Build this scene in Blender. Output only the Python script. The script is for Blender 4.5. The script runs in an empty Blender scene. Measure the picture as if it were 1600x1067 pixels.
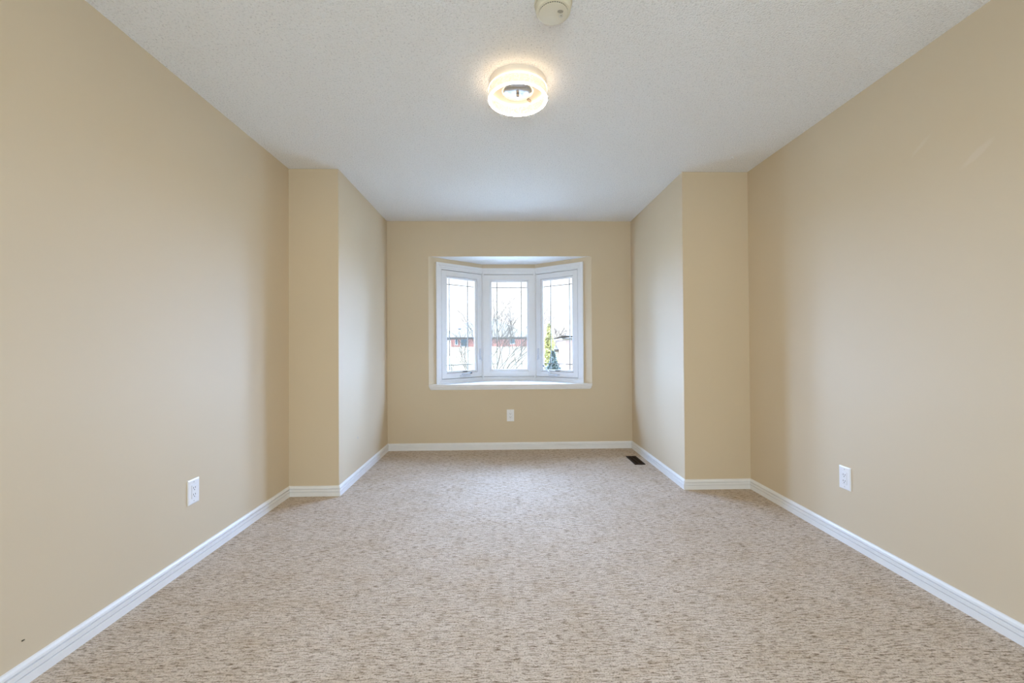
import bpy, bmesh, math, random
from mathutils import Vector, Matrix
random.seed(7)
SC = bpy.context.scene
COL = SC.collection

# ------------------------------------------------------------------ camera
def make_camera():
    f, pitch, yaw, roll, h = 655.174, 0.00912, 0.02379, -0.006, 1.11005
    F = Vector((math.sin(yaw)*math.cos(pitch), math.cos(yaw)*math.cos(pitch), math.sin(pitch)))
    R = Vector((math.cos(yaw), -math.sin(yaw), 0))
    U = R.cross(F)
    c, s = math.cos(roll), math.sin(roll)
    X = c*R + s*U
    Y = c*U - s*R
    M = Matrix((X, Y, -F)).transposed().to_4x4()
    M.translation = (0, 0, h)
    cam = bpy.data.cameras.new('camera')
    cam.sensor_fit = 'HORIZONTAL'; cam.sensor_width = 36.0
    cam.lens = f/1600*36.0
    cam.clip_start = 0.05; cam.clip_end = 400
    o = bpy.data.objects.new('camera', cam); COL.objects.link(o)
    o.matrix_world = M
    SC.camera = o
make_camera()

# ------------------------------------------------------------------ sky, lights, exposure
SKY_FRONT, SKY_BACK = 30.0, 4.1
HORIZON = 1.7
SKY_FRONT_COL, SKY_BACK_COL = (0.76, 1.16, 1.97), (0.86, 0.98, 1.0)
LAMP_BODY, LAMP_RIM, LAMP_RIM_TOP = 0.85, 235.0, 9.5
vs = SC.view_settings
vs.view_transform = 'Standard'; vs.look = 'None'; vs.gamma = 1.0; vs.use_curve_mapping = False
vs.exposure = 0.0
SC.display_settings.display_device = 'sRGB'
SC.cycles.max_bounces = 14
SC.cycles.diffuse_bounces = 10
SC.cycles.transparent_max_bounces = 16
SC.cycles.use_denoising = True

w = bpy.data.worlds.new('sky'); SC.world = w; w.use_nodes = True
nt = w.node_tree; nt.nodes.clear()
wo = nt.nodes.new('ShaderNodeOutputWorld'); bg = nt.nodes.new('ShaderNodeBackground')
tc = nt.nodes.new('ShaderNodeTexCoord'); sx = nt.nodes.new('ShaderNodeSeparateXYZ')
mr = nt.nodes.new('ShaderNodeMapRange'); mr.interpolation_type = 'SMOOTHSTEP'
mr.inputs['From Min'].default_value = -0.25; mr.inputs['From Max'].default_value = 0.35
mx = nt.nodes.new('ShaderNodeMix'); mx.data_type = 'RGBA'
mx.inputs[6].default_value = tuple(c*SKY_BACK for c in SKY_BACK_COL)+(1,)
# ahead of the window: a bright upper sky over a paler hazy horizon
m2 = nt.nodes.new('ShaderNodeMix'); m2.data_type = 'RGBA'
m2.inputs[6].default_value = (HORIZON, HORIZON, HORIZON*1.03, 1)
m2.inputs[7].default_value = tuple(c*SKY_FRONT for c in SKY_FRONT_COL)+(1,)
mz = nt.nodes.new('ShaderNodeMapRange'); mz.interpolation_type = 'SMOOTHSTEP'
mz.inputs['From Min'].default_value = 0.20; mz.inputs['From Max'].default_value = 0.33
nt.links.new(sx.outputs['Z'], mz.inputs['Value'])
ab = nt.nodes.new('ShaderNodeMath'); ab.operation = 'ABSOLUTE'; nt.links.new(sx.outputs['X'], ab.inputs[0])
ms = nt.nodes.new('ShaderNodeValToRGB')       # brighter sky added out of view on both sides, to light the side walls
els = ms.color_ramp.elements; els[0].position = 0.33; els[0].color = (0,0,0,1); els[1].position = 0.45; els[1].color = (1,1,1,1)
for p_, v_ in ((0.66, 1.0), (0.80, 0.45), (1.0, 0.35)):
    e_ = els.new(p_); e_.color = (v_, v_, v_, 1)
mm_ = nt.nodes.new('ShaderNodeMath'); mm_.operation = 'MAXIMUM'
nt.links.new(ab.outputs[0], ms.inputs['Fac'])
nt.links.new(mz.outputs['Result'], mm_.inputs[0]); nt.links.new(ms.outputs['Color'], mm_.inputs[1])
nt.links.new(mm_.outputs[0], m2.inputs['Factor'])
nt.links.new(m2.outputs[2], mx.inputs[7])
nt.links.new(tc.outputs['Generated'], sx.inputs[0]); nt.links.new(sx.outputs['Y'], mr.inputs['Value'])
nt.links.new(mr.outputs['Result'], mx.inputs['Factor']); nt.links.new(mx.outputs[2], bg.inputs['Color'])
nt.links.new(bg.outputs[0], wo.inputs['Surface'])

def portal(name, loc, rot, sx_, sy_):
    l = bpy.data.lights.new(name, 'AREA'); l.shape = 'RECTANGLE'; l.size = sx_; l.size_y = sy_
    l.cycles.is_portal = True
    o = bpy.data.objects.new(name, l); COL.objects.link(o); o.location = loc; o.rotation_euler = rot

# ------------------------------------------------------------------ measured room
H = 2.44
XL, XR = -1.588, 1.907            # main walls
YL, YR = 3.160, 3.190             # faces of the two bump-outs
AL, AR = -1.219, 1.3945           # alcove side walls
YF = 4.485                        # window wall
YB = -1.35                        # wall behind the camera
BX0, BX1, BZS, BZT = -0.7813, 0.9651, 0.697, 2.0625
P0 = Vector((BX0, YF, 0)); P1 = Vector((-0.2262, 4.932, 0)); P2 = Vector((0.3922, 4.932, 0)); P3 = Vector((BX1, YF, 0))
T = 0.14

portal('window_daylight_portal', ((BX0+BX1)/2, YF-0.004, (BZS+BZT)/2), (-math.pi/2, 0, 0), BX1-BX0, BZT-BZS)

# ------------------------------------------------------------------ material helpers
def new_mat(name):
    m = bpy.data.materials.new(name); m.use_nodes = True
    n = m.node_tree.nodes; b = n['Principled BSDF']
    return m, m.node_tree, b
def L(nt, a, b): nt.links.new(a, b)
def node(nt, t, **kw):
    n = nt.nodes.new(t)
    for k, v in kw.items():
        if k.startswith('i_'):
            n.inputs[k[2:].replace('_', ' ')].default_value = v
        else: setattr(n, k, v)
    return n
def objco(nt, scale=(1,1,1), rot=(0,0,0), loc=(0,0,0)):
    t = node(nt, 'ShaderNodeTexCoord'); m = node(nt, 'ShaderNodeMapping')
    m.inputs['Scale'].default_value = scale; m.inputs['Rotation'].default_value = rot; m.inputs['Location'].default_value = loc
    L(nt, t.outputs['Object'], m.inputs['Vector']); return m.outputs['Vector']
def noise(nt, vec, scale, detail=2.0, rough=0.5):
    n = node(nt, 'ShaderNodeTexNoise'); n.inputs['Scale'].default_value = scale
    n.inputs['Detail'].default_value = detail; n.inputs['Roughness'].default_value = rough
    L(nt, vec, n.inputs['Vector']); return n.outputs['Fac']
def ramp(nt, fac, stops):
    r = node(nt, 'ShaderNodeValToRGB'); e = r.color_ramp.elements
    while len(e) < len(stops): e.new(0.5)
    for i, (p, c) in enumerate(stops):
        e[i].position = p; e[i].color = (c if len(c) == 4 else tuple(c)+(1,))
    L(nt, fac, r.inputs['Fac']); return r.outputs['Color']
def mixc(nt, fac, a, b, mode='MIX'):
    m = node(nt, 'ShaderNodeMix'); m.data_type = 'RGBA'; m.blend_type = mode
    for s, v in ((0, fac), (6, a), (7, b)):
        if hasattr(v, 'links') or hasattr(v, 'is_linked'): L(nt, v, m.inputs[s])
        else: m.inputs[s].default_value = v if s == 0 else tuple(v)+(1,) if len(v) == 3 else v
    return m.outputs[2]
def bump(nt, h, strength, dist, b):
    n = node(nt, 'ShaderNodeBump'); n.inputs['Strength'].default_value = strength; n.inputs['Distance'].default_value = dist
    L(nt, h, n.inputs['Height']); L(nt, n.outputs['Normal'], b.inputs['Normal'])

def plain(name, col, rough=0.5, var=0.04, scale=14.0, spec=0.4, metal=0.0, bmp=0.0):
    m, nt, b = new_mat(name)
    v = objco(nt)
    f = noise(nt, v, scale, 3)
    lo = tuple(c*(1-var) for c in col); hi = tuple(min(1, c*(1+var)) for c in col)
    L(nt, ramp(nt, f, [(0.3, lo), (0.7, hi)]), b.inputs['Base Color'])
    b.inputs['Roughness'].default_value = rough; b.inputs['Specular IOR Level'].default_value = spec
    b.inputs['Metallic'].default_value = metal
    if bmp: bump(nt, noise(nt, v, scale*8, 2), bmp, 0.002, b)
    return m

WALL = (0.63, 0.525, 0.377)
def wall_mat(name, marks=()):
    """matte beige paint with roller stipple; marks = (centre, half sizes, angle, colour) touch-ups or scuffs in the (u, z) plane"""
    m, nt, b = new_mat(name)
    v = objco(nt)
    base = ramp(nt, noise(nt, v, 1.3, 2), [(0.3, tuple(c*0.985 for c in WALL)), (0.7, tuple(c*1.012 for c in WALL))])
    t = node(nt, 'ShaderNodeTexCoord'); s = node(nt, 'ShaderNodeSeparateXYZ'); L(nt, t.outputs['Object'], s.inputs[0])
    for (cu, cz), (ru, rz), ang, col, soft in marks:
        cb = node(nt, 'ShaderNodeCombineXYZ'); L(nt, s.outputs['Y'], cb.inputs[0]); L(nt, s.outputs['Z'], cb.inputs[1])
        sub = node(nt, 'ShaderNodeVectorMath', operation='SUBTRACT'); L(nt, cb.outputs[0], sub.inputs[0]); sub.inputs[1].default_value = (cu, cz, 0)
        rot = node(nt, 'ShaderNodeVectorRotate'); rot.rotation_type = 'Z_AXIS'; rot.inputs['Angle'].default_value = ang; L(nt, sub.outputs[0], rot.inputs['Vector'])
        sc = node(nt, 'ShaderNodeVectorMath', operation='DIVIDE'); L(nt, rot.outputs[0], sc.inputs[0]); sc.inputs[1].default_value = (ru, rz, 1)
        ln = node(nt, 'ShaderNodeVectorMath', operation='LENGTH'); L(nt, sc.outputs[0], ln.inputs[0])
        ad = node(nt, 'ShaderNodeMath', operation='MULTIPLY_ADD'); L(nt, noise(nt, v, 14, 2), ad.inputs[0]); ad.inputs[1].default_value = 0.7; L(nt, ln.outputs['Value'], ad.inputs[2])
        k = ramp(nt, ad.outputs[0], [(max(0.0, 1.0-soft), (1,1,1)), (1.0, (0,0,0))])
        base = mixc(nt, k, base, col)
    L(nt, base, b.inputs['Base Color'])
    b.inputs['Roughness'].default_value = 0.62; b.inputs['Specular IOR Level'].default_value = 0.25
    bump(nt, noise(nt, v, 260, 2), 0.06, 0.001, b)
    return m

def ceiling_mat():
    m, nt, b = new_mat('popcorn_ceiling')
    v = objco(nt)
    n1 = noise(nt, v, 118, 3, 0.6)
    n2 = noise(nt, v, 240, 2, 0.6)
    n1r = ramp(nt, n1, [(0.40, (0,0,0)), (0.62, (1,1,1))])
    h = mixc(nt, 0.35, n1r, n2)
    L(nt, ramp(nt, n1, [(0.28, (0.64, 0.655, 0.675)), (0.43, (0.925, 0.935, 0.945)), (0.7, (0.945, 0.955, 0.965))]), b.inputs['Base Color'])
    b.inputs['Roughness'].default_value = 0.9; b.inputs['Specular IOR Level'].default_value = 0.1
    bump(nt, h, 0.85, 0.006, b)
    return m

def carpet_mat():
    m, nt, b = new_mat('loop_pile_carpet')
    wob = objco(nt)
    wn = node(nt, 'ShaderNodeTexNoise'); wn.inputs['Scale'].default_value = 9; L(nt, wob, wn.inputs['Vector'])
    off = node(nt, 'ShaderNodeVectorMath', operation='SCALE'); L(nt, wn.outputs['Color'], off.inputs[0]); off.inputs['Scale'].default_value = 0.012
    add = node(nt, 'ShaderNodeVectorMath', operation='ADD'); L(nt, wob, add.inputs[0]); L(nt, off.outputs[0], add.inputs[1])
    def streaks(sc, det):
        mp = node(nt, 'ShaderNodeMapping'); mp.inputs['Scale'].default_value = sc; L(nt, add.outputs[0], mp.inputs['Vector'])
        return noise(nt, mp.outputs['Vector'], 1.0, det, 0.5)
    streak = streaks((14, 110, 1), 2); streak2 = streaks((30, 215, 3), 2)
    mp2 = node(nt, 'ShaderNodeMapping'); mp2.inputs['Scale'].default_value = (150, 190, 1); L(nt, add.outputs[0], mp2.inputs['Vector'])
    fine = noise(nt, mp2.outputs['Vector'], 1.0, 2, 0.6)
    big = noise(nt, wob, 2.3, 3, 0.6)
    mp3 = node(nt, 'ShaderNodeMapping'); mp3.inputs['Scale'].default_value = (5, 9, 1); L(nt, wob, mp3.inputs['Vector'])
    mid = noise(nt, mp3.outputs['Vector'], 1.0, 3, 0.6)
    c = ramp(nt, streak, [(0.33, (0.53, 0.44, 0.35)), (0.45, (0.67, 0.57, 0.475)), (0.55, (0.715, 0.615, 0.52)), (0.72, (0.74, 0.64, 0.55))])
    c = mixc(nt, 1.0, c, ramp(nt, streak2, [(0.33, (0.36, 0.315, 0.27)), (0.445, (0.88, 0.87, 0.86)), (0.55, (1.0, 1.0, 1.0))]), 'MULTIPLY')
    c = mixc(nt, 1.0, c, ramp(nt, fine, [(0.32, (0.42, 0.40, 0.37)), (0.46, (0.92, 0.92, 0.92)), (0.65, (1.0, 1.0, 1.0))]), 'MULTIPLY')
    c = mixc(nt, 1.0, c, ramp(nt, big, [(0.3, (0.93, 0.92, 0.90)), (0.7, (1.0, 1.0, 1.0))]), 'MULTIPLY')
    c = mixc(nt, 1.0, c, ramp(nt, mid, [(0.25, (0.90, 0.86, 0.80)), (0.55, (1.0, 1.0, 1.0))]), 'MULTIPLY')
    L(nt, c, b.inputs['Base Color'])
    b.inputs['Roughness'].default_value = 0.95; b.inputs['Specular IOR Level'].default_value = 0.05
    h = mixc(nt, 0.4, streak, fine)
    bump(nt, h, 0.5, 0.006, b)
    return m

def emit_mat(name, col, strength, pattern=False):
    m, nt, b = new_mat(name)
    if pattern:
        v = objco(nt)
        vo = node(nt, 'ShaderNodeTexVoronoi'); vo.inputs['Scale'].default_value = 120; L(nt, v, vo.inputs['Vector'])
        vo.feature = 'DISTANCE_TO_EDGE'
        n2 = noise(nt, v, 90, 2)
        mul = node(nt, 'ShaderNodeMath', operation='MULTIPLY'); L(nt, n2, mul.inputs[0]); mul.inputs[1].default_value = 1.0
        c = ramp(nt, vo.outputs['Distance'], [(0.0, tuple(x*0.42 for x in (1.0, 0.70, 0.40))), (0.12, tuple(x*0.8 for x in col)), (0.3, col)])
        c = mixc(nt, 1.0, c, ramp(nt, n2, [(0.35, (0.75, 0.66, 0.55)), (0.6, (1, 1, 1))]), 'MULTIPLY')
        L(nt, c, b.inputs['Emission Color'])
    else:
        b.inputs['Emission Color'].default_value = tuple(col)+(1,)
    b.inputs['Emission Strength'].default_value = strength
    b.inputs['Base Color'].default_value = (0.8, 0.75, 0.68, 1)
    b.inputs['Roughness'].default_value = 0.25
    return m

def glass_mat():
    m, nt, b = new_mat('window_glass')
    nt.nodes.remove(b)
    out = nt.nodes['Material Output']
    tr = node(nt, 'ShaderNodeBsdfTransparent'); tr.inputs['Color'].default_value = (0.97, 0.98, 0.98, 1)
    gl = node(nt, 'ShaderNodeBsdfGlossy'); gl.inputs['Roughness'].default_value = 0.0
    fr = node(nt, 'ShaderNodeFresnel'); fr.inputs['IOR'].default_value = 1.3
    mx = node(nt, 'ShaderNodeMixShader'); L(nt, fr.outputs[0], mx.inputs[0]); L(nt, tr.outputs[0], mx.inputs[1]); L(nt, gl.outputs[0], mx.inputs[2])
    L(nt, mx.outputs[0], out.inputs['Surface'])
    return m

def brick_mat(name, c1, c2, mortar, scale=6.0):
    m, nt, b = new_mat(name)
    t = node(nt, 'ShaderNodeTexCoord'); s = node(nt, 'ShaderNodeSeparateXYZ'); L(nt, t.outputs['Object'], s.inputs[0])
    a = node(nt, 'ShaderNodeMath', operation='ADD'); L(nt, s.outputs['X'], a.inputs[0]); L(nt, s.outputs['Y'], a.inputs[1])
    cb = node(nt, 'ShaderNodeCombineXYZ'); L(nt, a.outputs[0], cb.inputs[0]); L(nt, s.outputs['Z'], cb.inputs[1])
    br = node(nt, 'ShaderNodeTexBrick'); br.inputs['Scale'].default_value = scale
    br.inputs['Color1'].default_value = c1+(1,); br.inputs['Color2'].default_value = c2+(1,); br.inputs['Mortar'].default_value = mortar+(1,)
    br.inputs['Mortar Size'].default_value = 0.012
    L(nt, cb.outputs[0], br.inputs['Vector']); L(nt, br.outputs['Color'], b.inputs['Base Color'])
    b.inputs['Roughness'].default_value = 0.9
    return m

M_WALL = wall_mat('beige_wall_paint')
M_WALL_L = wall_mat('beige_wall_paint_left', [((3.568, 0.339), (0.035, 0.022), 0.4, (0.50, 0.46, 0.41), 0.6)])
M_WALL_R = wall_mat('beige_wall_paint_right', [((1.632, 1.865), (0.135, 0.026), 0.55, (0.655, 0.555, 0.425), 0.35),
                                               ((1.86, 2.0), (0.10, 0.022), 0.65, (0.65, 0.555, 0.42), 0.4)])
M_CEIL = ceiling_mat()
M_CARPET = carpet_mat()
M_TRIM = plain('white_trim_paint', (0.80, 0.80, 0.81), 0.38, 0.015)
M_VINYL = plain('white_window_vinyl', (0.76, 0.76, 0.765), 0.35, 0.01)
M_SOFFIT = plain('smooth_white_ceiling_paint', (0.80, 0.80, 0.78), 0.8, 0.015)
M_GLASS = glass_mat()
M_GRILLE = plain('pewter_grille', (0.17, 0.15, 0.12), 0.5, 0.05)
M_PLATE = plain('white_outlet_plastic', (0.82, 0.82, 0.84), 0.3, 0.01)
M_SLOT = plain('dark_slot', (0.03, 0.03, 0.035), 0.6, 0.05)
M_SCREW = plain('painted_screw', (0.55, 0.55, 0.56), 0.35, 0.03)
M_VENT = plain('dark_brown_register_metal', (0.028, 0.017, 0.010), 0.75, 0.2, 40, spec=0.12)
M_DUCT = plain('duct_black', (0.012, 0.010, 0.008), 0.8, 0.2)
M_CREAM = plain('aged_cream_plastic', (0.70, 0.66, 0.53), 0.4, 0.02)
M_CHROME = plain('polished_chrome', (0.88, 0.89, 0.91), 0.16, 0.01, metal=1.0)
M_STEEL = plain('brushed_finial', (0.42, 0.38, 0.33), 0.3, 0.03, metal=1.0)
M_CANOPY = plain('white_canopy_enamel', (0.82, 0.76, 0.68), 0.35, 0.01)
M_RING = emit_mat('bubble_acrylic', (1.0, 0.86, 0.62), LAMP_BODY, True)
M_RIM = emit_mat('led_rim', (0.93, 0.78, 0.52), LAMP_RIM)
M_RIM_TOP = emit_mat('led_rim_upper', (1.0, 0.74, 0.48), LAMP_RIM_TOP)
M_LABEL = plain('black_latch_plastic', (0.02, 0.02, 0.022), 0.4, 0.05)
M_HARD = plain('grey_window_hardware', (0.60, 0.62, 0.67), 0.4, 0.02)
M_NAIL = plain('dark_wall_anchor', (0.06, 0.05, 0.03), 0.6, 0.1)
M_BRICK = brick_mat('red_brick', (0.30, 0.12, 0.11), (0.34, 0.15, 0.12), (0.30, 0.22, 0.19), 4.0)
M_BRICK2 = brick_mat('pinkish_brick', (0.30, 0.20, 0.17), (0.33, 0.22, 0.18), (0.33, 0.27, 0.23), 4.0)
M_ROOF = plain('weathered_shingles', (0.125, 0.09, 0.05), 0.9, 0.25, 3)
M_ROOF2 = plain('grey_shingles', (0.17, 0.135, 0.10), 0.9, 0.2, 3)
M_SIDING = plain('pale_siding', (0.50, 0.44, 0.36), 0.8, 0.05)
M_OUTTRIM = plain('outdoor_white_trim', (0.32, 0.32, 0.32), 0.6, 0.03)
M_OUTGLASS = plain('blue_reflecting_glass', (0.05, 0.085, 0.11), 0.15, 0.05)
M_EAVE = plain('dark_fascia', (0.05, 0.042, 0.04), 0.6, 0.05)
M_BARK = plain('grey_brown_bark', (0.05, 0.034, 0.021), 0.9, 0.3, 20)
M_CEDAR = plain('yellow_green_cedar', (0.40, 0.36, 0.14), 0.9, 0.5, 6)
M_SPRUCE = plain('blue_spruce_needles', (0.085, 0.105, 0.095), 0.9, 0.4, 6)
M_HEDGE = plain('dry_shrub', (0.11, 0.09, 0.05), 0.9, 0.4, 8)
M_GRASS = plain('dormant_grass', (0.48, 0.45, 0.37), 0.95, 0.25, 1.5)

# ------------------------------------------------------------------ mesh helpers
def to_obj(name, bm, mat, parent=None, smooth=False, bevel=0.0):
    bmesh.ops.recalc_face_normals(bm, faces=bm.faces[:])
    me = bpy.data.meshes.new(name); bm.to_mesh(me); bm.free()
    for mm in (mat if isinstance(mat, (list, tuple)) else [mat]): me.materials.append(mm)
    if smooth:
        for p in me.polygons: p.use_smooth = True
    o = bpy.data.objects.new(name, me); COL.objects.link(o)
    if parent is not None: o.parent = parent
    if bevel:
        b = o.modifiers.new('bevel', 'BEVEL'); b.width = bevel; b.segments = 2; b.limit_method = 'ANGLE'
    return o
def struct(o): o['kind'] = 'structure'; return o
def box(bm, x0, x1, y0, y1, z0, z1, M=None, mi=0):
    vs_ = [Vector((x, y, z)) for z in (z0, z1) for (x, y) in ((x0,y0),(x1,y0),(x1,y1),(x0,y1))]
    if M is not None: vs_ = [M @ v for v in vs_]
    v = [bm.verts.new(q) for q in vs_]
    for f in ((0,3,2,1),(4,5,6,7),(0,1,5,4),(1,2,6,5),(2,3,7,6),(3,0,4,7)):
        bm.faces.new([v[i] for i in f]).material_index = mi
def prism(bm, pts, z0, z1):
    a = [bm.verts.new((p[0], p[1], z0)) for p in pts]; b = [bm.verts.new((p[0], p[1], z1)) for p in pts]
    bm.faces.new(a[::-1]); bm.faces.new(b)
    n = len(pts)
    for i in range(n): bm.faces.new((a[i], a[(i+1)%n], b[(i+1)%n], b[i]))
def sweep(bm, prof, path, M=None, closed=False):
    """prof: list of (d, z); path: list of (point2d, outward2d mitre vector) ; vertex = point + mitre*d, z"""
    rows = []
    for p, m in path:
        r = []
        for d, z in prof:
            v = Vector((p[0]+m[0]*d, p[1]+m[1]*d, z))
            r.append(bm.verts.new(M @ v if M else v))
        rows.append(r)
    n = len(prof); k = len(rows)
    for i in range(k if closed else k-1):
        a, b = rows[i], rows[(i+1) % k]
        for j in range(n): bm.faces.new((a[j], a[(j+1)%n], b[(j+1)%n], b[j]))
    if not closed:
        bm.faces.new(rows[0]); bm.faces.new(rows[-1][::-1])
def lathe(bm, prof, c=(0,0,0), seg=64, closed=False, M=None):
    """prof (r, z) list revolved round z through c"""
    rows = []
    for i in range(seg):
        a = 2*math.pi*i/seg
        r = []
        for rr, z in prof:
            v = Vector((c[0]+rr*math.cos(a), c[1]+rr*math.sin(a), c[2]+z))
            r.append(bm.verts.new(M @ v if M else v))
        rows.append(r)
    n = len(prof)
    for i in range(seg):
        a, b = rows[i], rows[(i+1)%seg]
        for j in range(n if closed else n-1):
            bm.faces.new((a[j], a[(j+1)%n], b[(j+1)%n], b[j]))
    if not closed:
        if prof[0][0] > 1e-6: bm.faces.new([r[0] for r in rows])
        if prof[-1][0] > 1e-6: bm.faces.new([r[-1] for r in rows][::-1])
    bmesh.ops.remove_doubles(bm, verts=bm.verts[:], dist=1e-6)
def rod(bm, a, b, r0, r1, seg=6):
    a, b = Vector(a), Vector(b); d = (b-a)
    if d.length < 1e-6: return
    q = d.to_track_quat('Z', 'Y').to_matrix()
    A = []; B = []
    for i in range(seg):
        t = 2*math.pi*i/seg; v = q @ Vector((math.cos(t), math.sin(t), 0))
        A.append(bm.verts.new(a+v*r0)); B.append(bm.verts.new(b+v*r1))
    for i in range(seg): bm.faces.new((A[i], A[(i+1)%seg], B[(i+1)%seg], B[i]))
    bm.faces.new(A[::-1]); bm.faces.new(B)
def ring_frame(bm, x0, x1, z0, z1, wx0, wx1, wz0, wz1, y0, y1, M):
    """rectangular frame: outer rect, border widths, depth y0..y1"""
    box(bm, x0, x0+wx0, y0, y1, z0, z1, M); box(bm, x1-wx1, x1, y0, y1, z0, z1, M)
    box(bm, x0+wx0, x1-wx1, y0, y1, z0, z0+wz0, M); box(bm, x0+wx0, x1-wx1, y0, y1, z1-wz1, z1, M)
def bevel_frame(bm, o, i, yo, yi, M):
    """sloping faces between outer rect o=(x0,x1,z0,z1) at depth yo and inner rect i at depth yi, closed at the back"""
    def rect(r, y): return [bm.verts.new(M @ Vector(p)) for p in ((r[0], y, r[2]), (r[1], y, r[2]), (r[1], y, r[3]), (r[0], y, r[3]))]
    A, B, C, D = rect(o, yo), rect(i, yi), rect(i, yi+0.012), rect(o, yi+0.012)
    for P, Q in ((A, B), (B, C), (C, D), (D, A)):
        for k in range(4): bm.faces.new((P[k], P[(k+1)%4], Q[(k+1)%4], Q[k]))

# ------------------------------------------------------------------ setting: shell
def shell():
    bm = bmesh.new(); prism(bm, [(XL-T, YB-T), (XR+T, YB-T), (XR+T, YF+T), (XL-T, YF+T)], -0.2, 0.0)
    struct(to_obj('floor', bm, M_CARPET))
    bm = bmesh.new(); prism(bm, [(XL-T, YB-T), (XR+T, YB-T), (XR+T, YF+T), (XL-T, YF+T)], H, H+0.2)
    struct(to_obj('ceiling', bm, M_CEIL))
    bm = bmesh.new(); box(bm, XL-T, XL, YB-T, YL, 0, H); struct(to_obj('wall_left', bm, M_WALL))
    bm = bmesh.new(); box(bm, XR, XR+T, YB-T, YR, 0, H); struct(to_obj('wall_right', bm, M_WALL_R))
    bm = bmesh.new(); box(bm, XL-T, AL, YL, YF, 0, H); struct(to_obj('wall_alcove_left', bm, M_WALL_L, bevel=0.003))
    bm = bmesh.new(); box(bm, AR, XR+T, YR, YF, 0, H); struct(to_obj('wall_alcove_right', bm, M_WALL, bevel=0.003))
    # window wall with the bay opening
    bm = bmesh.new()
    box(bm, XL-T, BX0, YF, YF+T, 0, H); box(bm, BX1, XR+T, YF, YF+T, 0, H)
    box(bm, BX0, BX1, YF, YF+T, 0, BZS-0.03); box(bm, BX0, BX1, YF, YF+T, BZT+0.018, H); box(bm, BX0, BX1, YF, YF+0.003, BZT, BZT+0.018)
    bmesh.ops.remove_doubles(bm, verts=bm.verts[:], dist=1e-5)
    struct(to_obj('wall_back', bm, M_WALL))
    # wall behind the camera; unseen opening added to let in fill light
    bm = bmesh.new()
    DX0, DX1, DZ = -1.05, 1.35, 2.2
    box(bm, XL, DX0, YB-T, YB, 0, H); box(bm, DX1, XR, YB-T, YB, 0, H)
    box(bm, DX0, DX1, YB-T, YB, DZ, H)
    struct(to_obj('wall_front', bm, M_WALL))
    portal('rear_opening_portal', ((DX0+DX1)/2, YB-T, DZ/2), (math.pi/2, 0, 0), DX1-DX0, DZ)
shell()

# baseboards: stepped profile, d = distance from wall, z = height
BP = [(0.0, 0.0), (0.014, 0.0), (0.014, 0.0315), (0.007, 0.0320), (0.007, 0.0348), (0.0135, 0.0352), (0.0135, 0.052), (0.005, 0.0525), (0.005, 0.0565), (0.0125, 0.0575), (0.011, 0.066), (0.006, 0.0735), (0.0, 0.0755)]
def baseboard(name, a, b, ma, mb):
    bm = bmesh.new(); sweep(bm, BP, [(a, ma), (b, mb)]); struct(to_obj(name, bm, M_TRIM))
baseboard('baseboard_left', (XL, YB), (XL, YL), (1, 1), (1, -1))
baseboard('baseboard_left_return', (XL, YL), (AL, YL), (1, -1), (1, -1))
baseboard('baseboard_left_alcove', (AL, YL), (AL, YF), (1, -1), (1, -1))
baseboard('baseboard_back', (AL, YF), (AR, YF), (1, -1), (-1, -1))
baseboard('baseboard_right_alcove', (AR, YF), (AR, YR), (-1, -1), (-1, -1))
baseboard('baseboard_right_return', (AR, YR), (XR, YR), (-1, -1), (-1, -1))
baseboard('baseboard_right', (XR, YR), (XR, YB), (-1, -1), (-1, 1))

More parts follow.
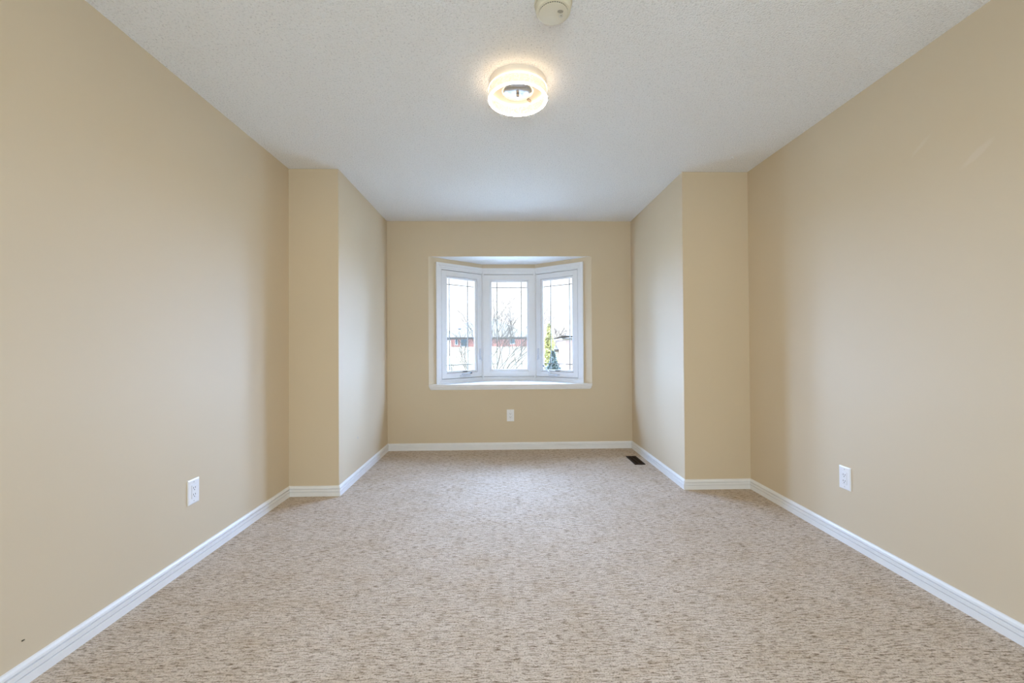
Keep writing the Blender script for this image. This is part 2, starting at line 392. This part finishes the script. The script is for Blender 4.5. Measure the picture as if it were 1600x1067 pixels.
# ------------------------------------------------------------------ bay
def wall_frame(A, B):
    t = (B-A).normalized(); n = Vector((-t.y, t.x, 0))       # n points outward (away from the room)
    M = Matrix(((t.x, n.x, 0, A.x), (t.y, n.y, 0, A.y), (0, 0, 1, 0), (0, 0, 0, 1)))
    return M, (B-A).length
ZF0, ZF1 = 0.690, 2.0165       # frame bottom / top
def bay():
    OUT = 0.12
    def off(d):
        M1, l1 = wall_frame(P0, P1); M2, l2 = wall_frame(P1, P2); M3, l3 = wall_frame(P2, P3)
        h1 = math.atan2(P1.y-P0.y, P1.x-P0.x)/2; k = d*math.tan(h1)
        h2 = math.atan2(P2.y-P3.y, P3.x-P2.x)/2; k2 = d*math.tan(h2)
        return [M1 @ Vector((0, d, 0)), M1 @ Vector((l1+k, d, 0)), M3 @ Vector((-k2, d, 0)), M3 @ Vector((l3, d, 0))]
    q = off(OUT)
    inner = [P0, P1, P2, P3]
    def band(bm, z0, z1):
        for i in range(3):
            prism(bm, [inner[i], inner[i+1], q[i+1], q[i]], z0, z1)
    bm = bmesh.new(); band(bm, ZF1-0.004, BZT+0.12); band(bm, 0.45, ZF0)
    M1, l1 = wall_frame(P0, P1); M3, l3 = wall_frame(P2, P3)
    box(bm, 0, 0.092, 0, OUT, ZF0, ZF1-0.004, M1); box(bm, l3-0.0985, l3, 0, OUT, ZF0, ZF1-0.004, M3)
    # cheeks closing the wall thickness outside the splay
    prism(bm, [P0, q[0], (P0.x-0.05, YF+T), (P0.x-0.05, YF+0.02)], ZF0, BZT+0.1)
    prism(bm, [P3, (P3.x+0.05, YF+0.02), (P3.x+0.05, YF+T), q[3]], ZF0, BZT+0.1)
    struct(to_obj('wall_bay', bm, M_WALL))
    bm = bmesh.new(); prism(bm, [(BX0+0.004, YF+0.003), P1, P2, (BX1-0.004, YF+0.003)], BZT, BZT+0.018)
    struct(to_obj('trim_1', bm, M_SOFFIT))
    bm = bmesh.new(); prism(bm, [q[0], q[1], q[2], q[3], (BX1, YF+0.001), (BX0, YF+0.001)], BZT+0.12, BZT+0.2)
    struct(to_obj('trim_2', bm, M_SOFFIT))
    # sill board filling the bay floor
    bm = bmesh.new(); prism(bm, [(BX0+0.001, YF-0.002), P1, P2, (BX1-0.001, YF-0.002)], BZS-0.028, BZS)
    struct(to_obj('window_sill', bm, M_TRIM))
    # moulded apron under the sill, ends mitred back to the wall
    prof = [(0.0, BZS-0.0005), (0.027, BZS-0.0005), (0.027, BZS-0.010), (0.0235, BZS-0.014), (0.0225, BZS-0.028), (0.018, BZS-0.036), (0.016, BZS-0.048), (0.009, BZS-0.053), (0.009, BZS-0.058), (0.0, BZS-0.058)]
    bm = bmesh.new()
    e0, e1 = BX0+0.003, BX1-0.003
    sweep(bm, prof, [((e0+0.027, YF), (-1, -1)), ((e1-0.027, YF), (1, -1))])
    struct(to_obj('trim_3', bm, M_TRIM))
bay()

# ------------------------------------------------------------------ windows
def window(name, A, B, x0, x1, s, g, vbars, hbars=(0.8925, 1.7945), gaps=(True, True), operable=None):
    """x0..x1 frame, s=(l, r) sash outer, g=(l, r) glass, in metres along the wall"""
    M, ln = wall_frame(A, B)
    zs0, zs1 = 0.742, 1.946; zg0, zg1 = 0.828, 1.858
    bm = bmesh.new()
    fl, fr = s[0]-x0, x1-s[1]
    ring_frame(bm, x0, x1, ZF0, ZF1, fl*0.45, fr*0.45, 0.02, 0.030, -0.014, 0.10, M)
    ring_frame(bm, x0+fl*0.3, x1-fr*0.3, ZF0+0.015, ZF1-0.02, fl*0.4, fr*0.4, 0.022, 0.032, -0.008, 0.10, M)
    ring_frame(bm, x0+fl*0.5, x1-fr*0.5, ZF0+0.03, ZF1-0.04, fl*0.5, fr*0.5, zs0-ZF0-0.03, ZF1-0.04-zs1, -0.002, 0.10, M)
    ring_frame(bm, s[0], s[1], zs0, zs1, 0.02, 0.02, 0.02, 0.02, 0.035, 0.10, M)
    W = struct(to_obj(name, bm, M_VINYL, bevel=0.0015))
    # sash
    e = 0.0055
    bm = bmesh.new()
    gi = 0.023
    a0, a1 = s[0]+(e if gaps[0] else -0.001), s[1]-(e if gaps[1] else -0.001)
    ring_frame(bm, a0, a1, zs0+e, zs1-e, g[0]-gi-a0, a1-g[1]-gi, zg0-gi-zs0-e, zs1-e-zg1-gi, 0.003 if gaps[0] or gaps[1] else -0.0025, 0.045, M)
    k = 0.0035 if operable else 0.0
    bevel_frame(bm, (g[0]-gi+k, g[1]+gi-k, zg0-gi+k, zg1+gi-k), (g[0], g[1], zg0, zg1), 0.009, 0.024, M)
    if operable: ring_frame(bm, g[0]-gi-0.001, g[1]+gi+0.001, zg0-gi-0.001, zg1+gi+0.001, 0.012, 0.012, 0.012, 0.012, 0.034, 0.044, M)
    S = to_obj('sash', bm, M_VINYL, W, bevel=0.001)
    bm = bmesh.new(); box(bm, g[0]-0.01, g[1]+0.01, 0.037, 0.041, zg0-0.01, zg1+0.01, M)
    to_obj('glass_pane', bm, M_GLASS, S)
    bm = bmesh.new()
    for v in vbars: box(bm, v-0.005, v+0.005, 0.0435, 0.0475, zg0-0.01, zg1+0.01, M)
    for z in hbars: box(bm, g[0]-0.01, g[1]+0.01, 0.0440, 0.0470, z-0.0045, z+0.0045, M)
    G = to_obj('grille', bm, M_GRILLE, S); G['label'] = 'dark grille bars in prairie pattern behind the glass'
    if operable:
        base, folded, lock, tag = operable
        bm = bmesh.new()
        cx = (base[0]+base[1])/2
        prism_pts = [(base[0], 0.003), (base[1], 0.003), (base[1]-0.02, -0.022), (base[0]+0.02, -0.022)]
        a = [bm.verts.new(M @ Vector((p[0], p[1], 0.7620))) for p in prism_pts]; b = [bm.verts.new(M @ Vector((p[0], p[1], 0.781))) for p in prism_pts]
        bm.faces.new(a[::-1]); bm.faces.new(b)
        for i in range(4): bm.faces.new((a[i], a[(i+1)%4], b[(i+1)%4], b[i]))
        CB = to_obj('crank_housing', bm, M_HARD, W, bevel=0.003)
        bm = bmesh.new()
        p_, q_ = folded
        rod(bm, M @ Vector((p_[0], -0.018, p_[1])), M @ Vector((q_[0], -0.026, q_[1])), 0.0055, 0.0045, 10)
        rod(bm, M @ Vector((p_[0], -0.008, p_[1]-0.006)), M @ Vector((p_[0], -0.026, p_[1]+0.004)), 0.010, 0.008, 12)
        H_ = to_obj('crank_handle', bm, M_HARD, CB, smooth=False)
        bm = bmesh.new()
        rod(bm, M @ Vector((q_[0], -0.022, q_[1])), M @ Vector((q_[0], -0.044, q_[1]+0.002)), 0.0075, 0.0085, 12)
        to_obj('crank_knob', bm, M_LABEL, CB)
        bm = bmesh.new()
        box(bm, lock-0.011, lock+0.011, -0.004, 0.005, 0.945, 1.075, M)
        LP = to_obj('lock_plate', bm, M_HARD, W, bevel=0.003)
        bm = bmesh.new()
        rod(bm, M @ Vector((lock, -0.004, 0.99)), M @ Vector((lock+0.006, -0.024, 0.955)), 0.006, 0.005, 8)
        rod(bm, M @ Vector((lock+0.006, -0.024, 0.955)), M @ Vector((lock+0.006, -0.028, 0.935)), 0.005, 0.006, 8)
        to_obj('lock_lever', bm, M_HARD, LP)
        bm = bmesh.new(); box(bm, tag[0], tag[1], 0.006, 0.022, 0.815, 0.8225, M)
        to_obj('latch_tab', bm, M_LABEL, S)
    return W
_, LL = wall_frame(P0, P1); _, LC = wall_frame(P1, P2); _, LR = wall_frame(P2, P3)
window('window_1', P0, P1, 0.0885, LL-0.001, (0.159, LL-0.012), (0.245, 0.615), (0.285, 0.531), gaps=(True, False),
       operable=((0.395, 0.545), ((0.42, 0.790), (0.522, 0.7985)), 0.672, (0.44, 0.50)))
window('window_2', P1, P2, 0.001, LC-0.001, (0.016, LC-0.016), (0.106, 0.5235), (0.168, 0.457), gaps=(False, False))
window('window_3', P2, P3, 0.001, 0.6315, (0.012, 0.562), (0.098, 0.478), (0.187, 0.436), gaps=(False, True),
       operable=((0.175, 0.325), ((0.21, 0.785), (0.136, 0.870)), 0.0395, (0.265, 0.318)))

# ------------------------------------------------------------------ outlets
def outlet(label, M):
    """plate in local x (width), z (height), -y towards the room"""
    root = bpy.data.objects.new('wall_outlet', None); COL.objects.link(root); root.matrix_world = M
    root['label'] = label; root['category'] = 'outlet'; root['group'] = 'white wall outlets'
    bm = bmesh.new(); wv, hv, d = 0.0385, 0.0625, 0.0065
    o = [(-wv, -hv), (wv, -hv), (wv, hv), (-wv, hv)]; k = 0.005
    i = [(-wv+k, -hv+k), (wv-k, -hv+k), (wv-k, hv-k), (-wv+k, hv-k)]
    A = [bm.verts.new((x, 0, z)) for x, z in o]; B = [bm.verts.new((x, -d+0.002, z)) for x, z in o]; C = [bm.verts.new((x, -d, z)) for x, z in i]
    for P, Q in ((A, B), (B, C)):
        for j in range(4): bm.faces.new((P[j], P[(j+1)%4], Q[(j+1)%4], Q[j]))
    bm.faces.new(A); bm.faces.new(C)
    to_obj('cover_plate', bm, M_PLATE, root)
    bm = bmesh.new(); box(bm, -0.0178, 0.0178, -d-0.0003, -d+0.001, -0.0348, 0.0348)
    to_obj('receptacle_gap', bm, M_HARD, root)
    bm = bmesh.new(); box(bm, -0.0165, 0.0165, -d-0.0022, -d, -0.0335, 0.0335)
    R = to_obj('receptacle', bm, M_PLATE, root, bevel=0.0008)
    y0, y1 = -d-0.0026, -d-0.0015
    for zc in (0.017, -0.017):
        for xs, hh in ((-0.0065, 0.0042), (0.0065, 0.0036)):
            bm = bmesh.new(); box(bm, xs-0.0013, xs+0.0013, y0, y1, zc+0.002-hh, zc+0.002+hh); to_obj('slot', bm, M_SLOT, R)
        bm = bmesh.new(); rod(bm, (0, y0, zc-0.0085), (0, y1, zc-0.0085), 0.0026, 0.0026, 12); to_obj('ground_hole', bm, M_SLOT, R)
    for zc in (0.048, -0.048):
        bm = bmesh.new(); rod(bm, (0, -d-0.0008, zc), (0, -d+0.001, zc), 0.0028, 0.0032, 12); to_obj('screw', bm, M_SCREW, root)
def face(px, py, pz, rz): return Matrix.Translation((px, py, pz)) @ Matrix.Rotation(rz, 4, 'Z')
outlet('white wall outlet on the beige left wall above its long baseboard', face(XL, 2.193, 0.373, math.pi/2))
outlet('white wall outlet on the beige right wall above its long baseboard', face(XR, 2.2955, 0.361, -math.pi/2))
outlet('small white wall outlet centred under the bay window', face(0.0855, YF, 0.362, 0))

# ------------------------------------------------------------------ floor register
def register():
    x0, x1, y0, y1 = 1.220, 1.319, 3.853, 4.138
    root = bpy.data.objects.new('floor_register', None); COL.objects.link(root); root.location = ((x0+x1)/2, (y0+y1)/2, 0)
    root['label'] = 'dark brown metal floor register in the carpet beside the right baseboard'; root['category'] = 'floor vent'
    hx, hy = (x1-x0)/2, (y1-y0)/2
    bm = bmesh.new(); I = Matrix.Identity(4)
    for b in ((-hx, hx, -hy, -hy+0.02), (-hx, hx, hy-0.02, hy), (-hx, -hx+0.016, -hy+0.02, hy-0.02), (hx-0.016, hx, -hy+0.02, hy-0.02)):
        box(bm, b[0], b[1], b[2], b[3], 0.0005, 0.007)
    to_obj('register_frame', bm, M_VENT, root, bevel=0.0015)
    bm = bmesh.new(); box(bm, -hx+0.014, hx-0.014, -hy+0.018, hy-0.018, 0.0004, 0.0012); to_obj('duct_opening', bm, M_DUCT, root)
    n = 16
    for i in range(n):
        y = -hy+0.03+(2*hy-0.06)*i/(n-1)
        bm = bmesh.new()
        R = Matrix.Translation((0, y, 0.0042)) @ Matrix.Rotation(0.6, 4, 'X')
        box(bm, -hx+0.015, hx-0.015, -0.0032, 0.0032, -0.0007, 0.0007, R); to_obj('louver', bm, M_VENT, root)
    bm = bmesh.new(); box(bm, -0.003, 0.003, -hy+0.02, hy-0.02, 0.0045, 0.0068); to_obj('centre_bar', bm, M_VENT, root)
    bm = bmesh.new(); box(bm, -0.018, -0.012, 0.06, 0.085, 0.005, 0.0095); to_obj('damper_lever', bm, M_VENT, root)
register()

# ------------------------------------------------------------------ smoke alarm
def smoke_alarm():
    cx, cy = 0.2065, 1.614
    root = bpy.data.objects.new('smoke_alarm', None); COL.objects.link(root); root.location = (cx, cy, H)
    root['label'] = 'round cream smoke alarm on the textured ceiling near the camera'; root['category'] = 'smoke alarm'
    bm = bmesh.new(); lathe(bm, [(0.0, 0.0), (0.073, 0.0), (0.0735, -0.004), (0.072, -0.010), (0.0, -0.010)], seg=72)
    to_obj('mounting_base', bm, M_CREAM, root, True)
    bm = bmesh.new(); lathe(bm, [(0.0, -0.010), (0.070, -0.010), (0.0695, -0.020), (0.0675, -0.032), (0.0655, -0.0380), (0.063, -0.0395), (0.0, -0.0395)], seg=96)
    B = to_obj('housing', bm, M_CREAM, root, True)
    bm = bmesh.new(); lathe(bm, [(0.0, -0.039), (0.0556, -0.039), (0.0556, -0.0428), (0.0566, -0.0430), (0.0564, -0.0440), (0.055, -0.0444), (0.0, -0.0446)], seg=96)
    Cv = to_obj('front_cover', bm, M_CREAM, root, True)
    for i in range(40):
        R = Matrix.Rotation(2*math.pi*i/40, 4, 'Z')
        bm = bmesh.new(); box(bm, 0.0550, 0.0562, -0.0024, 0.0024, -0.0428, -0.0392, R)
        to_obj('sensing_slot', bm, M_SLOT, B)
    for i, (x, h) in enumerate(((0.015, 0.005), (0.0195, 0.0075), (0.024, 0.008), (0.0285, 0.008), (0.033, 0.005))):
        bm = bmesh.new(); box(bm, x-0.001, x+0.001, -0.017-h, -0.017+h, -0.0451, -0.0435, Matrix.Rotation(0.1, 4, 'Z')); to_obj('sounder_slot', bm, M_SLOT, Cv)
    bm = bmesh.new(); lathe(bm, [(0.0075, -0.0442), (0.0078, -0.0456), (0.0066, -0.0456), (0.0064, -0.0442)], (0.031, 0.006, 0), 28, closed=True); to_obj('test_button_ring', bm, M_SCREW, Cv)
    bm = bmesh.new(); lathe(bm, [(0.0, -0.0442), (0.0060, -0.0442), (0.0058, -0.0455), (0.0, -0.0457)], (0.031, 0.006, 0), 28); to_obj('test_button', bm, M_CREAM, Cv)
    bm = bmesh.new(); lathe(bm, [(0.0, -0.0455), (0.0020, -0.0455), (0.0020, -0.0461), (0.0, -0.0461)], (0.031, 0.0045, 0), 14); to_obj('indicator_light', bm, M_SLOT, Cv)
smoke_alarm()

# ------------------------------------------------------------------ ceiling light
def ceiling_light():
    cx, cy = 0.0865, 2.110
    root = bpy.data.objects.new('ceiling_light', None); COL.objects.link(root); root.location = (cx, cy, H)
    root['label'] = 'lit round ceiling light with glowing bubble ring and chrome centre disc'; root['category'] = 'ceiling light'
    bm = bmesh.new(); lathe(bm, [(0.0, 0.0), (0.144, 0.0), (0.1445, -0.034), (0.142, -0.0385), (0.0, -0.0385)], seg=96)
    K = to_obj('canopy', bm, M_CANOPY, root, True, bevel=0.001)
    zt, zb = -0.040, -0.090
    bm = bmesh.new(); lathe(bm, [(0.1475, zt-0.003), (0.1475, zb+0.003), (0.1365, zb+0.003), (0.1365, zt-0.003)], seg=128, closed=True)
    R = to_obj('bubble_ring', bm, M_RING, root)
    for z, d in ((zt, -1), (zb, 1)):
        bm = bmesh.new()
        zz = z; z2 = z+0.003*d
        lathe(bm, [(0.1485, zz), (0.1485, z2), (0.1355, z2), (0.1355, zz)], seg=128, closed=True)
        bm.normal_update()
        bmesh.ops.recalc_face_normals(bm, faces=bm.faces[:])
        for f in bm.faces: f.material_index = 1 if (d > 0 and f.normal.z < -0.5) else 0      # the LEDs shine down through the lower edge
        to_obj('glowing_rim', bm, [M_RIM_TOP, M_RIM], R)
    bm = bmesh.new(); lathe(bm, [(0.0, -0.0385), (0.074, -0.0385), (0.080, -0.044), (0.080, -0.047), (0.072, -0.051), (0.030, -0.0545), (0.0, -0.055)], seg=72)
    D = to_obj('chrome_disc', bm, M_CHROME, root, True); D['label'] = 'mirror polished chrome disc'
    bm = bmesh.new(); lathe(bm, [(0.0, -0.054), (0.008, -0.054), (0.008, -0.068), (0.0065, -0.072), (0.0, -0.073)], seg=24)
    to_obj('finial', bm, M_STEEL, D, True)
    bm = bmesh.new(); a = math.radians(52); Rm = Matrix.Rotation(a, 4, 'Z')
    box(bm, 0.088, 0.118, -0.006, 0.006, -0.047, -0.0385, Rm); to_obj('ring_clip', bm, M_STEEL, root, bevel=0.002)
ceiling_light()

# small marks that stand out from their surfaces
bm = bmesh.new(); rod(bm, (XL-0.002, 1.430, 0.1455), (XL+0.002, 1.430, 0.1455), 0.0026, 0.0022, 10); rod(bm, (XL+0.001, 1.430, 0.1455), (XL+0.004, 1.434, 0.147), 0.0022, 0.0014, 8)
o = to_obj('nail', bm, M_NAIL); o['label'] = 'tiny dark nail low on the left wall just above its baseboard'; o['category'] = 'nail'
bm = bmesh.new()
for dx, dy, l in ((0, 0, 0.014), (0.006, 0.005, 0.010), (-0.004, 0.007, 0.008)):
    rod(bm, (1.647+dx, 2.930+dy, H+0.001), (1.647+dx*1.8, 2.930+dy*1.6, H-l), 0.004, 0.002, 6)
o = to_obj('paint_flake', bm, M_TRIM); o['label'] = 'small white flake hanging from the ceiling above the right wall corner'; o['category'] = 'paint flake'

# ------------------------------------------------------------------ outdoors
GZ = -3.0
bm = bmesh.new(); prism(bm, [(-90, 5.6), (90, 5.6), (90, 160), (-90, 160)], GZ-0.3, GZ)
struct(to_obj('ground', bm, M_GRASS))

def hip_roof(bm, x0, x1, y0, y1, z0, zr, inset, thick=0.25):
    a = [bm.verts.new(p) for p in ((x0, y0, z0), (x1, y0, z0), (x1, y1, z0), (x0, y1, z0))]
    b = [bm.verts.new(p) for p in ((x0, y0, z0-thick), (x1, y0, z0-thick), (x1, y1, z0-thick), (x0, y1, z0-thick))]
    ym = (y0+y1)/2
    r0 = bm.verts.new((x0+inset, ym, zr)); r1 = bm.verts.new((x1-inset, ym, zr))
    bm.faces.new((a[0], a[1], r1, r0)); bm.faces.new((a[1], a[2], r1)); bm.faces.new((a[2], a[3], r0, r1)); bm.faces.new((a[3], a[0], r0))
    for i in range(4): bm.faces.new((a[i], a[(i+1)%4], b[(i+1)%4], b[i]))
    bm.faces.new(b)
def house_across():
    D = 42.0
    root = bpy.data.objects.new('brick_house', None); COL.objects.link(root); root.location = (-2.5, D, GZ)
    root['label'] = 'red brick house with brown hip roof seen through the left and centre panes'; root['category'] = 'house'
    o = Vector((-2.5, D, GZ))
    def px(x): return (x-784.5)/655*D - o.x
    def pz(y): return 1.11+(542-y)/655*D - o.z
    ez = pz(530)
    x0, x1 = px(704), px(828)
    bm = bmesh.new(); box(bm, x0, x1, 0.5, 8, 0, ez-0.1); to_obj('wall', bm, M_BRICK, root)
    bm = bmesh.new(); hip_roof(bm, px(677), px(835), 0, 8.6, ez+0.05, pz(489), 5.0, 0.2); to_obj('roof', bm, M_ROOF, root)
    bm = bmesh.new(); box(bm, px(677), px(835), -0.12, 0.0, ez-0.16, ez+0.06); to_obj('eave_gutter', bm, M_EAVE, root)
    for (a, b, t, u) in ((720, 729, 532.5, 542.5), (797.5, 804, 531.5, 539), (711.5, 714, 531.5, 540)):
        bm = bmesh.new(); box(bm, px(a)-0.06, px(b)+0.06, 0.40, 0.52, pz(u)-0.08, pz(t)+0.05); F = to_obj('window_frame', bm, M_OUTTRIM, root)
        bm = bmesh.new(); box(bm, px(a), px(b), 0.36, 0.42, pz(u), pz(t)); to_obj('window_pane', bm, M_OUTGLASS, F)
    bm = bmesh.new(); box(bm, x0-0.05, x1+0.05, 0.44, 0.6, pz(545.5)-6, pz(544)); to_obj('pale_siding', bm, M_SIDING, root)
    bm = bmesh.new(); lathe(bm, [(0.0, 0.0), (0.12, 0.0), (0.12, 0.14), (0.20, 0.16), (0.17, 0.25), (0.0, 0.34)], (px(716.2), 1.6, pz(518.2)), 16); to_obj('roof_vent', bm, M_EAVE, root)
house_across()
def house_right():
    D = 30.0
    root = bpy.data.objects.new('neighbour_house', None); COL.objects.link(root); root.location = (4.6, D, GZ)
    root['label'] = 'pinkish brick house corner with dark eave seen through the right pane'; root['category'] = 'house'
    o = Vector((4.6, D, GZ))
    def px(x): return (x-784.5)/655*D - o.x
    def pz(y): return 1.11+(542-y)/655*D - o.z
    bm = bmesh.new(); box(bm, px(884), px(960), 0, 8, 0, pz(533)); to_obj('wall', bm, M_BRICK2, root)
    bm = bmesh.new(); hip_roof(bm, px(877), px(970), -0.5, 8.5, pz(531.5), pz(525), 3.5, 0.14); to_obj('roof', bm, M_ROOF2, root)
    bm = bmesh.new(); box(bm, px(877), px(970), -0.6, -0.5, pz(532.6), pz(531.2)); to_obj('eave_gutter', bm, M_EAVE, root)
    bm = bmesh.new(); box(bm, px(862), px(884), 4, 7.5, 0, pz(551)); to_obj('garage_wall', bm, M_SIDING, root)
    bm = bmesh.new(); hip_roof(bm, px(860), px(889), 3.6, 10.5, pz(550), pz(534), 0.4, 0.2); to_obj('garage_roof', bm, M_ROOF2, root)
    bm = bmesh.new(); box(bm, px(860), px(884), 3.5, 3.6, pz(551.3), pz(549.6)); to_obj('garage_gutter', bm, M_EAVE, root)
house_right()

def branch(bm, p, d, l, r, depth, rng, twist=0.5):
    n = 3; q = Vector(p); d = Vector(d).normalized()
    for i in range(n):
        e = q + d*(l/n)
        rr = r*(1-0.22*(i+1)/n)
        rod(bm, q, e, r*(1-0.22*i/n), rr, 5 if depth > 1 else 4)
        q = e
        d = (d + Vector((rng.uniform(-1, 1), rng.uniform(-1, 1), rng.uniform(-0.4, 0.8)))*0.16).normalized()
        if depth > 0 and (i > 0 or depth < 3):
            for k in range(2 if depth > 1 else 1):
                a = Vector((rng.uniform(-1, 1), rng.uniform(-1, 1), rng.uniform(-0.2, 0.7)))
                branch(bm, q, (d*0.75+a*twist).normalized(), l*rng.uniform(0.55, 0.78), rr*0.6, depth-1, rng, twist)
def bare_tree(name, label, x, y, h, seed, limbs, depth=3, r=0.07):
    rng = random.Random(seed)
    root = bpy.data.objects.new(name, None); COL.objects.link(root); root.location = (x, y, GZ)
    root['label'] = label; root['category'] = 'tree'; root['group'] = 'bare trees outside the window'
    bm = bmesh.new(); rod(bm, (0, 0, -0.02), (0.05, 0, h), r, r*0.75, 10); to_obj('trunk', bm, M_BARK, root)
    bm = bmesh.new()
    for (d, l) in limbs: branch(bm, (0.05, 0, h-0.05), d, l, r*0.5, depth, rng, 0.75)
    to_obj('branches', bm, M_BARK, root)
bare_tree('bare_tree', 'bare leafless tree with fine twigs outside the centre pane', -0.55, 13.0, 2.2, 11,
          [((0.30, 0, 1.0), 1.7), ((0.75, 0.2, 0.9), 1.6), ((-0.1, 0.2, 1.0), 1.7), ((0.5, -0.2, 1.0), 1.6), ((-0.6, 0, 0.9), 1.3)], 4, 0.05)
bare_tree('bare_tree', 'low bare branching shrub tree outside the left pane', -2.6, 19.0, 1.5, 5,
          [((0.5, 0, 1.0), 1.1), ((-0.5, 0.1, 1.0), 1.1), ((0.1, 0.3, 1.0), 1.0), ((0.8, 0, 0.7), 1.0)], 4, 0.035)
bare_tree('bare_tree', 'distant bare tree rising behind the neighbouring roof in the right pane', 8.0, 60.0, 4.0, 8,
          [((0.2, 0, 1.0), 1.6), ((-0.3, 0.1, 1.0), 1.5), ((0.5, 0.1, 0.8), 1.3)], 3, 0.12)

def conifer(name, label, x, y, h, rad, mat, seed, n=1500, leaf=0.05):
    rng = random.Random(seed)
    root = bpy.data.objects.new(name, None); COL.objects.link(root); root.location = (x, y, GZ)
    root['label'] = label; root['category'] = 'shrub' if 'shrub' in name else 'tree'
    bm = bmesh.new(); rod(bm, (0, 0, -0.02), (0, 0, h*0.92), rad*0.12, 0.02, 8); to_obj('trunk', bm, M_BARK, root)
    bm = bmesh.new()
    for i in range(n):
        t = rng.random()**1.4; a = rng.uniform(0, 2*math.pi)
        z = 0.1+(h-0.1)*t; rr = rad*(1-t)**0.8*rng.uniform(0.45, 1.05)*(0.85+0.25*math.sin(t*40+a*2))
        c = Vector((rr*math.cos(a), rr*math.sin(a), z))
        u = Vector((rng.uniform(-1, 1), rng.uniform(-1, 1), rng.uniform(-0.4, 1))).normalized(); v = u.orthogonal().normalized()
        s = leaf*rng.uniform(0.6, 1.5)
        vs_ = [bm.verts.new(c+u*s*1.6), bm.verts.new(c+v*s*0.6), bm.verts.new(c-u*s), bm.verts.new(c-v*s*0.6)]
        bm.faces.new(vs_)
    f = to_obj('foliage', bm, mat, root)
conifer('cedar', 'tall yellow-green cedar in the right pane behind the blue spruce', 2.25, 20.0, 5.1, 1.0, M_CEDAR, 3, 7000)
conifer('spruce', 'small dark blue spruce in front of the cedar in the right pane', 1.95, 16.0, 3.85, 1.05, M_SPRUCE, 4, 6000)
conifer('small_shrub', 'small rounded green shrub near the wall in the right pane', 3.75, 20.5, 3.2, 0.45, M_CEDAR, 6, 1800)
